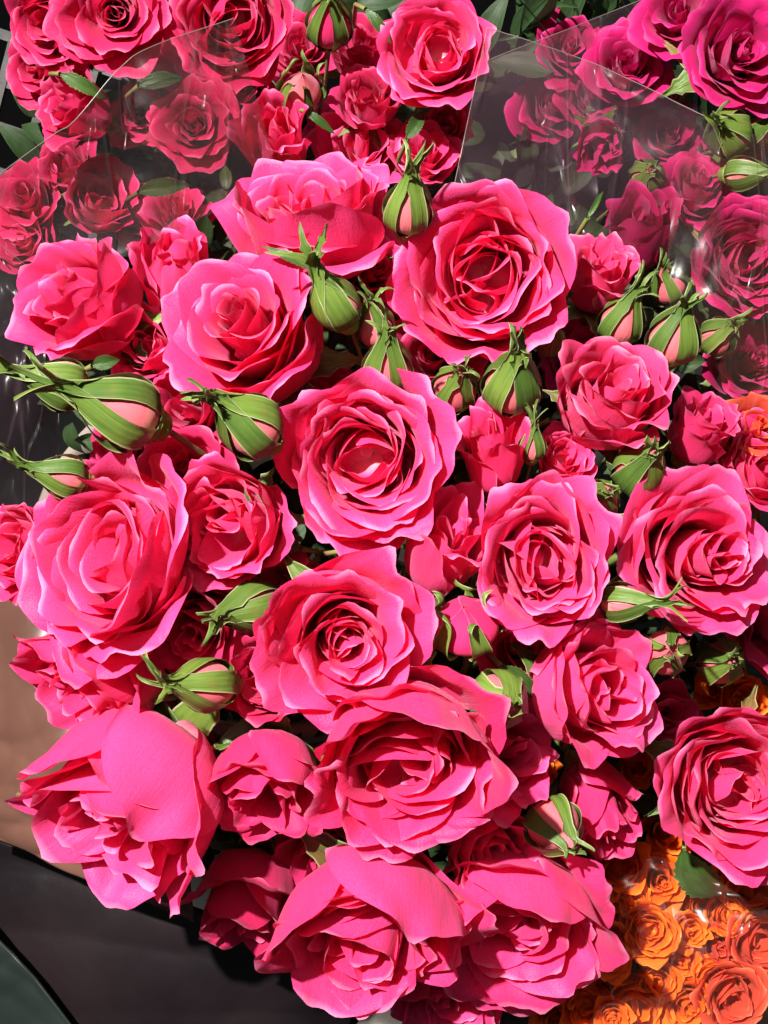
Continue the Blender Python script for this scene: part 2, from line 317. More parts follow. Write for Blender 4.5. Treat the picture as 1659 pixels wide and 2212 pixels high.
def stem_part(root, axis_w, base_w, goal, R, m=STEM, length=1.0):
    p0 = Vector(base_w); p1 = p0 - axis_w * (.05); p3 = Vector(goal); p2 = p3 + (p0 - p3) * .35
    pts = [(1 - t) ** 3 * p0 + 3 * t * (1 - t) ** 2 * p1 + 3 * t * t * (1 - t) * p2 + t ** 3 * p3 for t in (0, .125, .25, .375, .5, .625, .75, .875, 1)]
    inv = root.matrix_world.inverted()
    link('stem', grid_mesh('stem', *tube([inv @ Vector(p) for p in pts], np.linspace(R * .085, R * .075, 9), 6), m), root)
def frame(axis, org):
    z = axis; x = (RIGHT - z * RIGHT.dot(z)).normalized(); y = z.cross(x)
    return Matrix(((x.x, y.x, z.x, org.x), (x.y, y.y, z.y, org.y), (x.z, y.z, z.z, org.z), (0, 0, 0, 1)))
GOAL = at(760, 1330, .70) + Vector((0, .02, -.16))
_protos = {}
def rose(name, px, py, D, d, tilt, label, cat, group, m=PINK, goal=GOAL, hug=.25, nsep=5, proto=None, mid=.55, stem=True, spin=None, sq=(1, 1), grow=1.0, **kw):
    """bloom whose middle stands at pixel-ray (px,py), d metres deep, D across in photo pixels"""
    R = D / 2 * wide(d) / S; ax = view_dir(*tilt); seed = int(px * 7 + py * 13) % 99991; R *= grow
    rg = np.random.RandomState(seed)
    if proto is not None and proto in _protos: meshes, h = _protos[proto]
    else:
        ps, h = rose_petals(seed if proto is None else proto, **kw)
        meshes = [grid_mesh('petal', P * 1.0, U, V, m) for P, U, V in ps]
        if proto is not None: _protos[proto] = (meshes, h)
    root = link(name, None); root.empty_display_size = R; tone = float(rg.rand())
    org = at(px, py, d) - ax * (h * mid * R)
    root.matrix_world = frame(ax, org) @ Matrix.Rotation(spin if spin is not None else 0, 4, 'Z')
    for me in meshes:
        o = link('petal', me, root); o.scale = (R * sq[0], R * sq[1], R); o['tone'] = tone
    if nsep:
        sepals(rg, R, link('calyx', hip_mesh(R), root), hug, nsep)
    if stem: stem_part(root, ax, org - ax * (.45 * R), goal, R)
    return tag(root, label, cat, group)

# ------------------------------------------------------------------ bud builder
def bud_r(t): t = np.clip(t, 0, 1); return np.sin(PI * t ** .62) ** (.7 + .7 * t)
def bud(px, py, D, d, tilt, label, group='green rosebuds of the large bouquet', goal=GOAL, long=1.0, show=.5, gap=.0, tipcurl=.3, mcore=None, name='rosebud', Ls=1.0, spin=0, stem=True, lob=.32):
    R = D / 2 * wide(d) / S * .93; ax = view_dir(*tilt); seed = int(px * 11 + py * 5) % 99991; rg = np.random.RandomState(seed)
    long = long * rg.uniform(.88, 1.14); show = float(np.clip(show + rg.uniform(-.15, .25), 0, 1)); gap = gap + rg.uniform(0, .14)
    if tilt[0] ** 2 + tilt[1] ** 2 < .2: Ls = Ls * .68
    root = link(name, None); H = 3.05 * R * long
    org = at(px, py, d) - ax * (H * .42); root.matrix_world = frame(ax, org) @ Matrix.Rotation(spin, 4, 'Z')
    mc = mcore or BUDP; nu, nv = 13, 12
    u = np.linspace(-1, 1, nu)[:, None]; v = np.linspace(0, 1, nv)[None]
    for k in range(4):
        t = .04 + .96 * v * (1 - .12 * np.abs(u) ** 3 * (k > 0)); r = R * bud_r(t) * (.88 + .025 * k) * (1 + .05 * u) + .012 * R * np.sin(u * 5 + v * 7 + k)
        th = k * 1.75 + rg.uniform(-.3, .3) + u * (1.5 - .3 * v) + .8 * v
        P = np.stack([r * np.cos(th), r * np.sin(th), H * (.02 + t * (.98 - .02 * k)) + 0 * u], -1)
        link('petal', grid_mesh('petal', P, u + 0 * v, v + 0 * u, mc), root)
    cal = link('calyx', grid_mesh('calyx', *lathe([(0, -.5 * R), (.2 * R, -.48 * R), (.4 * R, -.34 * R), (.5 * R, -.16 * R), (.5 * R, .0), (.66 * R, .12 * R), (.6 * R, .2 * R)], 12), HIP), root)
    nu, nv = 11, 22; u = np.linspace(-1, 1, nu)[:, None]; xs = np.linspace(0, 1, 60)
    for k in range(5):
        cl = tipcurl + rg.normal(0, .5); op = gap + abs(rg.normal(0, .05)); ln = 1.32 * Ls * rg.uniform(.85, 1.2); ph = rg.uniform(0, 6.28, 4)
        x0 = .62 / ln if ln > 1 else .62; t = np.clip(xs / x0, 0, 1) * .9
        r = R * (bud_r(t) * 1.0 + .03) + op * R * np.clip(xs / x0, 0, 1) ** 2; z = H * t
        i0 = np.searchsorted(xs, x0); tl = H * .62 * ln * (1 - x0)
        a0 = math.atan2(r[i0 - 1] - r[i0 - 4], z[i0 - 1] - z[i0 - 4]); n = 60 - i0; st = tl / n; A = a0 + (0 - a0 + cl * 1.6) * (np.arange(n) + 1) / n
        r[i0:] = r[i0 - 1] + np.cumsum(np.sin(A)) * st; z[i0:] = z[i0 - 1] + np.cumsum(np.cos(A)) * st
        xv = np.linspace(0, 1, nv); rr = np.interp(xv, xs, r)[None]; zz = np.interp(xv, xs, z)[None]
        f = np.interp(xv, [0, .08, .28, .5, .68, .85, 1], [.85, 1, .9, .55, .32, .2, .04])[None]
        if rg.rand() > .4: f = f + lob * np.clip(np.sin(xv * 30 + ph[0]), 0, 1)[None] ** 4 * (sstep(.3, .42, xv) * (1 - sstep(.75, .95, xv)))[None]
        s_ = u * R * rg.uniform(.85, 1.15) * (.72 - .36 * min(1, show + .22)) * f; rho = np.maximum(np.abs(rr), .4 * R); lat = rho * np.sin(s_ / rho); inw = rho * (1 - np.cos(s_ / rho)) * .96
        bend = .55 * R * np.sin(ph[1]) * sstep(.5, 1, xv)[None] * ln
        rad = rr - inw + .035 * R * np.sin(u * 4 + xv[None] * 9 + ph[2]) * xv[None] + .10 * R * np.abs(u) ** 4 + .025 * R * (k % 2); lat = lat + bend
        c, sn = math.cos(k * 2 * PI / 5 + ph[3] * .04), math.sin(k * 2 * PI / 5 + ph[3] * .04)
        P = np.stack([rad * c - lat * sn, rad * sn + lat * c, zz + 0 * u], -1)
        link('sepal', grid_mesh('sepal', P, u + 0 * xv[None], 0 * u + xv[None], SEPAL), cal)
    if stem: stem_part(root, ax, org - ax * (.45 * R), goal, R * 1.1)
    return tag(root, label, 'rosebud', group)

# ------------------------------------------------------------------ leaf builder
def leaf_grid(rg, L, W, droop=.5, foldk=.4, nu=9, nv=37, serr=.22, twist=.7):
    W = W * .78
    u = np.linspace(-1, 1, nu)[:, None]; v = np.linspace(0, 1, nv)[None]
    f = np.sin(PI * np.clip(v, 0, 1) ** .8) ** .8 * (1 + serr * (.5 - (v * 11) % 1) * (np.abs(u) > .9)); f = np.maximum(f, .02)
    a = droop * v ** 1.3; x = L * v * np.cos(a * .6); z = -L * v * np.sin(a * .6)
    y = u * W * f; z = z + np.abs(u) * W * f * foldk + .02 * L * np.sin(v * 9 + rg.uniform(0, 6)) * np.abs(u)
    tw = twist * v * rg.uniform(-1, 1); Y = y * np.cos(tw) - z * np.sin(tw) * 0; Z = z + y * np.sin(tw)
    return np.stack([x + 0 * u, Y, Z], -1), u + 0 * v, v + 0 * u
def leaf(px, py, d, Lpx, Wpx, ang, label, tip=.0, droop=.5, roll=0, group='leaves among the roses', m=None, stemlen=.06):
    """leaf from (px,py) running at image angle ang (deg, ccw from right); tip>0 leans to the camera"""
    rg = np.random.RandomState(int(px * 3 + py) % 9999); k = wide(d) / S; a = math.radians(ang)
    X = (RIGHT * math.cos(a) + UP * math.sin(a) - FWD * tip).normalized(); Zv = (-FWD - X * (-FWD).dot(X)).normalized(); Zv = (Matrix.Rotation(math.radians(roll), 3, X) @ Zv); Y = Zv.cross(X); o = at(px, py, d)
    root = link('rose_leaf', None); root.matrix_world = Matrix(((X.x, Y.x, Zv.x, o.x), (X.y, Y.y, Zv.y, o.y), (X.z, Y.z, Zv.z, o.z), (0, 0, 0, 1)))
    link('leaf_blade', grid_mesh('leaf_blade', *leaf_grid(rg, Lpx * k, Wpx / 2 * k, droop), m or LEAF), root)
    link('leaf_stalk', grid_mesh('leaf_stalk', *tube([(0, 0, 0), (-.006, 0, -.008), (-.010, 0, -stemlen)], (.0009, .0009, .0011), 6), STEM), root)
    return tag(root, label, 'leaf', group)
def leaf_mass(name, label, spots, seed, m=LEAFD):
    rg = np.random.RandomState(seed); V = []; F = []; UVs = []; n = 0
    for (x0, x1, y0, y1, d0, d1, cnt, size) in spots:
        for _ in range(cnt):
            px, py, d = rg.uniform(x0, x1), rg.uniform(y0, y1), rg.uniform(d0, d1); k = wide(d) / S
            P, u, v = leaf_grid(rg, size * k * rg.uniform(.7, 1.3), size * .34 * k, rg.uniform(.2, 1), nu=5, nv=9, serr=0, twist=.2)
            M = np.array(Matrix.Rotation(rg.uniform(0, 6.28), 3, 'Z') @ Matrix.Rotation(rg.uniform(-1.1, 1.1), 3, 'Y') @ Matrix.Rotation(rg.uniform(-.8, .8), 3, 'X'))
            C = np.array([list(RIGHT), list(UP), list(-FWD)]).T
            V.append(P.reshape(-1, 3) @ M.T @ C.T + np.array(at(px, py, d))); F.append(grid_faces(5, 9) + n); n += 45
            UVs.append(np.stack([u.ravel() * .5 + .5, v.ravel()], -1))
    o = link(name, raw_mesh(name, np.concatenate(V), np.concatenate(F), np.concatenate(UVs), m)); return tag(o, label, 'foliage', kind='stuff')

# ------------------------------------------------------------------ sheets
def sheet(name, rows, m, parent=None, nu=40, nv=30, wr=.002, seed=0, thick=0.0, freq=9):
    """smooth patch through a grid of (px,py,d) points, with soft wrinkles"""
    rows = [[np.array(at(*p)) for p in r] for r in rows]; G = np.array(rows)          # (a,b,3)
    def interp(A, n):
        k = len(A); t = np.linspace(0, k - 1, n); i = np.clip(t.astype(int), 0, k - 2); f = (t - i).reshape((-1,) + (1,) * (A.ndim - 1))
        p0 = A[np.maximum(i - 1, 0)]; p1 = A[i]; p2 = A[i + 1]; p3 = A[np.minimum(i + 2, k - 1)]
        return .5 * (2 * p1 + (p2 - p0) * f + (2 * p0 - 5 * p1 + 4 * p2 - p3) * f ** 2 + (3 * p1 - p0 - 3 * p2 + p3) * f ** 3)
    P = interp(interp(G, nv).swapaxes(0, 1), nu)                                     # (nu,nv,3)
    rg = np.random.RandomState(seed); u = np.linspace(0, 1, nu)[:, None]; v = np.linspace(0, 1, nv)[None]; h = 0
    for k in range(7):
        a, b, p = rg.normal(0, freq), rg.normal(0, freq), rg.uniform(0, 6.28); h = h + np.abs(np.sin(u * a + v * b + p)) ** .7 / 3.2
    P = P - np.array(FWD) * (h - 1.2)[..., None] * wr
    o = link(name, grid_mesh(name, P, u * 2 - 1 + 0 * v, v + 0 * u, m), parent)
    if thick:
        md = o.modifiers.new('thickness', 'SOLIDIFY'); md.thickness = thick; md.offset = 0
    return o, P
def hem(P, parent, r=.0005, name='hem'):
    return link(name, grid_mesh(name, *tube(P, r, 6), FILM_EDGE), parent)

# ================================================================== the setting
def box_mesh(name, sx, sy, sz, m):
    co = [(x * sx / 2, y * sy / 2, z * sz / 2) for x in (-1, 1) for y in (-1, 1) for z in (-1, 1)]
    F = [(0, 1, 3, 2), (4, 6, 7, 5), (0, 4, 5, 1), (2, 3, 7, 6), (0, 2, 6, 4), (1, 5, 7, 3)]
    me = raw_mesh(name, co, F, np.zeros((8, 2)), m); me.polygons.foreach_set('use_smooth', [False] * 6); return me
fl = link('floor', box_mesh('floor', 6, 6, .02, FLOOR)); fl.location = (0, 0, .1); tag(fl, kind='structure')

# white bucket that carries the large bouquet
bc = at(590, 1130, .60); BR = .098; BH = .30
root = link('flower_bucket', None); root.location = (bc.x, bc.y, bc.z - BH)
link('bucket_wall', grid_mesh('bucket_wall', *lathe([(0, 0), (BR * .8, 0), (BR * .82, .01), (BR * .985, BH - .012), (BR * .965, BH - .012), (BR * .78, .015), (0, .012)], 64), CREAM), root)
link('rim', grid_mesh('rim', *lathe([(BR * .962, BH - .01), (BR, BH - .012), (BR * 1.03, BH - .008), (BR * 1.035, BH - .002), (BR * 1.01, BH + .002), (BR * .97, BH), (BR * .962, BH - .01)], 64), CREAM), root)
tag(root, 'cream plastic bucket whose rim shows left of the big bouquet', 'bucket')

# brown sleeve at the left, black wrap and dark green sheet at the lower left
o, P = sheet('brown_sleeve', [[(-60, 1240, .545), (60, 1250, .535), (220, 1280, .53), (420, 1330, .54)], [(-70, 1560, .545), (50, 1600, .525), (200, 1620, .52), (400, 1650, .53)], [(-60, 1790, .56), (60, 1840, .54), (190, 1900, .53), (420, 1990, .535)]], BROWN, nu=70, nv=70, wr=.0028, seed=4, thick=.0006, freq=12)
tag(o, 'glossy brown paper sleeve at the left edge under the roses', 'sleeve')
o, P = sheet('black_wrap', [[(-80, 1790, .60), (90, 1845, .588), (330, 1930, .575), (640, 2030, .565), (800, 2070, .58)], [(-80, 2020, .60), (120, 2060, .585), (340, 2120, .575), (600, 2160, .57), (760, 2190, .585)], [(-60, 2330, .60), (160, 2330, .59), (360, 2330, .58), (560, 2330, .575), (720, 2330, .59)]], BLACK, nu=60, nv=50, wr=.0025, seed=9, thick=.0008, freq=7)
tag(o, 'creased black plastic wrap at the lower left below the roses', 'wrap')
o, P = sheet('green_sheet', [[(-90, 1930, .575), (0, 2030, .575), (80, 2115, .575), (190, 2260, .575)], [(-140, 2050, .58), (-60, 2130, .58), (20, 2200, .58), (120, 2330, .58)], [(-200, 2200, .59), (-130, 2300, .59), (-60, 2360, .59), (20, 2420, .59)]], DGREEN, wr=.001, seed=3, thick=.0012)
tag(o, 'smooth dark green sheet in the bottom left corner', 'sheet')
GREY = plain_mat('grey_wrap', (.03, .026, .021), (.06, .052, .043), .5, 12, .3)
o, P = sheet('grey_wrap', [[(640, 2060, .62), (850, 2100, .62), (1160, 2090, .62)], [(560, 2200, .60), (850, 2230, .59), (1180, 2200, .60)], [(560, 2350, .60), (850, 2350, .60), (1180, 2350, .60)]], GREY, wr=.003, seed=13, thick=.0008)
tag(o, 'grey brown paper wrap showing below the lowest roses', 'wrap')
# crate at the top left corner
root = link('black_crate', None); c0 = at(20, 130, .66); root.location = c0
cx = RIGHT; cy = (UP * .86 + RIGHT * .2 - FWD * .2).normalized()
R3 = Matrix((list((cx * .9 - UP * .42).normalized()), list(cy), list((cx * .9 - UP * .42).normalized().cross(cy)))).transposed()
bm1 = box_mesh('crate_bar', .16, .0045, .003, CRATE); bm2 = box_mesh('crate_rib', .004, .16, .0036, CRATE)
for i in range(8):
    b = link('crate_bar', bm1, root); b.matrix_local = Matrix.Translation(R3 @ Vector((0, -.07 + i * .02, 0))) @ R3.to_4x4()
for i in range(9):
    b = link('crate_rib', bm2, root); b.matrix_local = Matrix.Translation(R3 @ Vector((-.08 + i * .02, 0, .0005))) @ R3.to_4x4()
tag(root, 'black plastic crate with open lattice side at the top left corner', 'crate')

# ================================================================== roses of the large bouquet
G1 = 'hot pink roses of the large bouquet'
def R_(px, py, D, dz, tilt, label, **kw):
    return rose('pink_rose', px, py, D, dome(px, py) + dz, tilt, label, 'rose', kw.pop('group', G1), grow=1.09, **kw)
CUP = dict(style='cup', N=36, depth=.42, H=.75, flare=.3, mess=.9)
ROS = dict(style='cup', N=34, depth=.2, H=.66, mess=.8, flare=.35)
URN = dict(style='cup', N=24, depth=.12, H=1.05, rw1=.58, flare=.25, nout=4)
MED = dict(N=26, opn=.36, depth=.15, curl=1.1)
HALF_ = dict(style='cup', N=17, H=1.3, rw1=.5, depth=.06, flare=.3, nout=3, close=.15, rw0=.1, mess=.4)
TIGHT = dict(style='cup', N=13, H=1.65, rw1=.5, depth=.04, nout=0, close=.5, rw0=.1, mess=.3)
def hugp(phi, L=2.1, W=.95, **k): return dict(dict(phi=phi, L=L * .87, W=W * .9, a0=1.35, am=.06, a1=.1, xb=.35, xw=.3, rho_k=1.1, rho_min=.6, roll=.25, spiral=.12, fringe=.012, ruffle=.022, fold=.03, round_k=.5, tip=.03), **k)

R_(680, 472, 375, 0, (-.08, .70), 'broad pink rose seen from the side below the clear film, opening upward', **dict(ROS, H=.8, N=32, nout=5, flare=.6, extra=[hugp(-80, 1.9), hugp(-150, 1.8)]))
R_(1042, 592, 362, 0, (-.12, -.08), 'widest open pink rose right of the upright green bud, loose folded heart', **dict(CUP, N=32, mess=1.5, depth=.45, flare=.45, H=.68, rw0=.15))
R_(540, 722, 345, -.004, (-.34, .36), 'pink rose with diagonal overlapping petals above the tilted green bud', **dict(MED, N=24, opn=.26, curl=1.3, core=.14, extra=[hugp(-30, 1.9, a1=.35), hugp(-75, 1.85, a1=.3)]))
R_(172, 645, 285, .0, (-.52, .42), 'crumpled pink rose at the far left above the pair of buds', **dict(URN, N=24, mess=1.2, ruffle=.03, H=.9, extra=[hugp(0, 2.0), hugp(-60, 1.9)]))
R_(380, 580, 165, .020, (.10, .72), 'pointed half open pink rose with long green sepals, upper left', hug=.95, **TIGHT)
R_(320, 755, 165, .025, (-.35, .2), 'small ruffled pink rose squeezed between two larger roses at left', **dict(URN, N=20, ruffle=.045))
R_(792, 992, 372, -.006, (.0, -.06), 'cup shaped pink rose with a deep round heart in the centre', **dict(CUP, N=38, rw0=.17, depth=.48, flare=.22, H=.75, mess=.8))
R_(1322, 855, 250, 0, (.20, .48), 'half open pink rose with pale streaks at its base, right of centre', m=PINKW, **dict(URN, N=24, H=1.0, flare=.1, ruffle=.03, extra=[hugp(-100, 1.95)]))
R_(1062, 968, 152, .006, (-.08, .78), 'upright half open pink rosebud with torn tip right of the cup rose', hug=.1, **dict(TIGHT, close=.2, ruffle=.035, fr=.025))
R_(1512, 925, 155, .012, (.30, .66), 'small half open deep pink rose near the right film', m=PINKD, hug=.7, **HALF_)
R_(1295, 592, 165, .018, (.14, .70), 'small half open pink rose with pale blemishes beside the widest rose', m=PINKW, **dict(HALF_, fr=.02))
R_(1218, 990, 135, .012, (.32, .28), 'small ruffled pink rose behind the pale upright oval rose', **dict(ROS, N=20))
R_(235, 1200, 430, -.004, (-.50, .20), 'largest pink rose at the left edge, wide open and turned left', sq=(1, 1.12), **dict(CUP, N=32, mess=1.5, H=.6, depth=.4, flare=.6, nout=8, ruffle=.035, extra=[hugp(-35, 1.7, a1=.6)]))
R_(490, 1130, 265, .006, (-.34, -.05), 'pink rose with sharp folded petals between the left and centre roses', **dict(ROS, N=22, mess=1.4, H=.8, fr=.02, ruffle=.03, extra=[hugp(0, 1.9, a1=.4)]))
R_(45, 1180, 210, .012, (-.62, .12), 'frilled pink rose cut by the left edge', **dict(ROS, N=24, ruffle=.04))
R_(205, 1462, 320, .014, (-.62, -.50), 'ruffled pink rose hanging below the largest left rose', **dict(URN, N=22, ruffle=.045, H=1.0, extra=[hugp(60, 2.0, a1=.5)]))
R_(275, 1735, 390, .0, (-.44, -.60), 'lower left half closed pink rose with one huge smooth petal folded over', **dict(URN, N=22, H=1.25, rw1=.55, flare=.12, close=.08, mess=.5, extra=[hugp(52, 2.5, 1.15, a1=.1, lip=.5, round_k=.6, tip=.1, rho_min=.75, fold=.0, ruffle=.035, xb=.36), hugp(-25, 2.4, .95, fold=0, ruffle=.03), hugp(130, 2.4, .9, a1=.25, fold=0, ruffle=.03)]))
R_(575, 1690, 275, .010, (-.10, -.68), 'deep pink rose facing down, right of the huge folded petal', m=PINKD, hug=.6, **dict(URN, N=18, H=1.2, mess=1.3, ruffle=.035, extra=[hugp(60, 1.9, .8), hugp(140, 1.9, .8)]))
R_(738, 1370, 360, -.008, (.12, -.24), 'pink rose with spiral heart directly below the cup rose', **dict(MED, N=26, opn=.34, depth=.3, core=.17, curl=.8, extra=[hugp(95, 1.75, 1.0, a1=-.15), hugp(170, 1.7, .8, a1=.6)]))
R_(872, 1645, 420, -.012, (.0, -.38), 'cup shaped pink rose with wavy rim above the bottom pair', **dict(CUP, N=30, depth=.45, rw0=.18, flare=.4, mess=1.0, extra=[hugp(70, 2.1, .9, a1=.2), hugp(15, 2.0, .85, a1=.35), hugp(130, 1.9, .7, a1=.5)]))
R_(1172, 1208, 290, -.004, (.03, .02), 'pale pink oval rose with bright heart right of centre', sq=(.96, 1.16), **dict(CUP, N=30, depth=.22, H=.8, flare=.2, mess=1.2))
R_(1498, 1195, 340, 0, (.30, .02), 'full pink rose near the right edge with tight heart and smooth left petal', **dict(MED, N=28, opn=.3, depth=.15, curl=.9, core=.15, extra=[hugp(168, 1.95, 1.1, a1=.1), hugp(-100, 1.8, .8, a1=.6)]))
R_(968, 1168, 200, .010, (.25, .62), 'shaded smooth pink rose tucked under the cup rose', **dict(TIGHT, close=.3))
bud(1005, 1345, 160, dome(1005, 1348) + .0, (-.12, .55), 'round opening pink bud with crinkled crown among sepals', group='hot pink roses of the large bouquet', mcore=PINKD, show=.85, gap=.3, tipcurl=1.2, long=.62, Ls=.75, lob=.05, name='opening_bud')
R_(1280, 1485, 275, .0, (.54, .10), 'half open pink rose turned right below the pale oval rose', **dict(HALF_, N=20, H=1.1, extra=[hugp(185, 2.1, 1.1), hugp(255, 1.9, .8, a1=1.3), hugp(100, 2.0, .8, a1=.2)]))
R_(1590, 1695, 355, -.004, (.10, .0), 'big pink rose cut by the right edge above the orange roses', **dict(CUP, N=32, depth=.35, H=.72, flare=.4, nout=5, rw0=.16, mess=1.0))
R_(790, 2005, 430, .0, (-.04, -.54), 'bottom pink rose with full crumpled heart under a smooth hanging petal', **dict(ROS, N=30, H=.85, mess=1.2, extra=[hugp(62, 2.3, 1.0, a1=.0, lip=.3, rho_min=.85, fold=.0, ruffle=.03, xb=.39), hugp(150, 2.0, .8, a1=.2)]))
R_(1105, 1985, 415, .012, (-.04, -.54), 'bottom right pink rose with rolled petals and a bent outer petal', **dict(CUP, N=30, H=.85, depth=.3, mess=1.3, flare=.35, extra=[hugp(22, 1.95, .8, a1=.7), hugp(75, 1.9, .9), hugp(130, 1.8, .8)]))
R_(530, 1955, 300, .034, (-.12, -.80), 'shaded deep pink rose hanging below the lower left roses, petals rolled', m=PINKD, **dict(URN, N=12, H=1.3, flare=.9, nout=6))
R_(1640, 1005, 210, .018, (.3, .3), 'pink rose cut by the right edge beside the half open one', **dict(ROS, N=26))
R_(1665, 1320, 280, .026, (.45, .0), 'deep pink rose mostly hidden at the right edge', m=PINKD, **MED)
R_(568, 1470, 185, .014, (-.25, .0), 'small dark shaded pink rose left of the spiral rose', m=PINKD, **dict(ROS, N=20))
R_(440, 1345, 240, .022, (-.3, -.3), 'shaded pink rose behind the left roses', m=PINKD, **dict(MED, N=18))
R_(1300, 1740, 170, .026, (.35, -.6), 'dusky pink closed bloom hanging above the orange roses', m=PINKD, hug=.95, **TIGHT)
R_(1060, 1835, 200, .012, (.35, -.35), 'small pink rose between the wavy cup rose and the bottom right rose', **dict(ROS, N=20, ruffle=.04))
R_(795, 590, 220, .026, (.35, .1), 'pink rose partly hidden beside the leafy bud, upper middle', **dict(MED, N=20, opn=.4))
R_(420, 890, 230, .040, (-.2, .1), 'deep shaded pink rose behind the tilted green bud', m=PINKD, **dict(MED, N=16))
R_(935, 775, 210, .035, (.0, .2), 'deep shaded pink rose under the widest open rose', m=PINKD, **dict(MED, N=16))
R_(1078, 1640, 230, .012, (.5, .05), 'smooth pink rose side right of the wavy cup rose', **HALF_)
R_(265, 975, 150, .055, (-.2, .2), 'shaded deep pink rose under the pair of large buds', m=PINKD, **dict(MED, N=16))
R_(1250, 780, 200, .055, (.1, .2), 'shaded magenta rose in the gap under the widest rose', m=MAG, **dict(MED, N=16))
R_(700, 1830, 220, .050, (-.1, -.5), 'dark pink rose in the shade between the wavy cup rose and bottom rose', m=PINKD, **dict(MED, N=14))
R_(960, 2150, 240, .030, (.0, -.6), 'ruffled pink rose hem between the two bottom roses', **dict(ROS, N=20, ruffle=.05))

# ------------------------------------------------------------------ buds of the large bouquet
def B_(px, py, D, dz, tilt, label, **kw): return bud(px, py, D, dome(px, py) + dz, tilt, label, **kw)
B_(882, 445, 108, -.022, (.06, .62), 'upright green bud with pink stripe over the broad side view rose', show=.45)
B_(722, 650, 108, -.022, (-.38, .58), 'plump green bud with one long leafy sepal left of the widest rose', show=.1, Ls=1.35, tipcurl=.6)
B_(806, 700, 95, -.004, (-.08, .66), 'green bud behind another, with curled tip, upper centre', show=.5, tipcurl=.8)
B_(838, 790, 112, -.012, (.0, .62), 'pointed green bud directly above the cup rose', show=.3)
B_(1108, 825, 132, -.01, (.05, .50), 'fat green bud with thin pink stripe below the widest rose', show=.3)
B_(985, 835, 105, .01, (.1, .35), 'ragged green bud with pale pink patch beside the fat bud', show=.7, lob=.6, tipcurl=.7)
B_(1458, 725, 118, -.008, (.12, .66), 'pointed green bud with pink streak at the right in front of film', show=.5)
B_(1345, 690, 100, .016, (.2, .6), 'half hidden pink and green bud behind the right pointed bud', show=.85, tipcurl=.8)
B_(255, 885, 165, -.022, (-.72, .30), 'large fat green bud with wide pink stripe pointing left', show=.42, long=1.0, Ls=1.1)
B_(125, 828, 115, -.008, (-.80, .22), 'smaller green bud with curling sepals pointing left beside the large one', show=.3, Ls=1.35, tipcurl=.8)
B_(535, 915, 142, -.024, (-.50, .44), 'smooth yellow green bud tilted left below the diagonal petalled rose', show=.05, Ls=1.15)
B_(135, 1028, 95, -.012, (-.80, .20), 'slim green bud with pink streak above the left edge rose', show=.5, Ls=1.25, tipcurl=.5)
B_(440, 1478, 120, -.004, (-.62, .12), 'round light green bud left of the spiral rose', show=.05)
B_(1078, 1515, 135, -.01, (.25, -.05), 'round rumpled green bud right of the spiral rose', show=.1, long=.85, tipcurl=-.1)
B_(1385, 1010, 120, .0, (.15, .35), 'round dark green bud above the full right rose', show=.05, long=.9)
B_(1300, 1075, 85, .004, (.1, .3), 'small green bud right of the pale oval rose', show=.1, long=.9)
B_(1438, 1408, 112, -.002, (-.1, .12), 'round green bud with pale pink opening facing forward', show=.6, long=.85, tipcurl=-.1)
B_(1560, 1430, 105, .012, (.1, .1), 'dark shaded round green bud at the right above orange petals', show=.1, long=.85, tipcurl=-.1)
B_(1350, 1302, 88, -.01, (.80, .05), 'slim green bud pointing right between oval and full roses', show=.45, Ls=1.2)
B_(1200, 1788, 130, .0, (.32, -.30), 'green and pink striped bud left of the dusky bloom', show=.4, long=.9, tipcurl=-.05)
B_(545, 1312, 118, .012, (-.70, -.15), 'dark shaded green bud pointing left beside the spiral rose', show=.15)
B_(1150, 960, 62, .0, (.0, .75), 'thin green bud standing between the torn tip rose and ruffled rose', show=.3, Ls=1.3)
B_(1192, 735, 66, .01, (.1, .3), 'little green bud under the right rim of the widest rose', show=.1)

# ------------------------------------------------------------------ leaves
leaf(700, 585, .445, 145, 34, 158, 'long dark leaf lying across the broad side view rose', tip=.1, droop=.2)
leaf(330, 900, .50, 90, 60, 70, 'dark leaf in the gap behind the large left bud')
leaf(650, 1185, .465, 120, 60, 165, 'green leaf under the left rim of the cup rose', droop=.6)
leaf(740, 1190, .462, 120, 55, 12, 'bright green leaf between the cup rose and the spiral rose', droop=.4)
leaf(1478, 1835, .497, 175, 120, -64, 'dark folded green leaf hanging below the right edge rose', droop=.9, roll=38)
leaf(330, 1512, .47, 140, 44, 178, 'thin yellow green leaf above the huge folded petal', droop=.3)
leaf(470, 1610, .468, 150, 40, 35, 'pale green leaf over the shaded downward rose', droop=.4)
leaf(1260, 1830, .50, 95, 75, -110, 'dark rounded leaf below the striped bud')
leaf(1130, 1620, .47, 120, 34, -75, 'dark narrow leaf beside orange petals')
leaf(900, 1175, .452, 95, 34, -50, 'olive sepal like leaf above the shaded smooth rose', droop=.5)
leaf(1085, 1440, .45, 110, 60, -40, 'olive bract under the round opening bud', droop=.6)
leaf(1040, 1050, .462, 70, 55, 160, 'olive leaf at the foot of the torn tip rose', droop=.7)
leaf(60, 1715, .52, 70, 30, 20, 'dark leaf against the brown sleeve')
leaf(1270, 470, .50, 75, 16, 60, 'thin curled green leaf standing above the blemished rose')
leaf(1190, 905, .465, 80, 26, 30, 'small green leaf above the small ruffled rose')
leaf(200, 790, .47, 60, 40, 15, 'small olive leaf under the crumpled left rose')
leaf(580, 1120, .45, 90, 40, 130, 'dark green leaf beside the sharp folded rose')
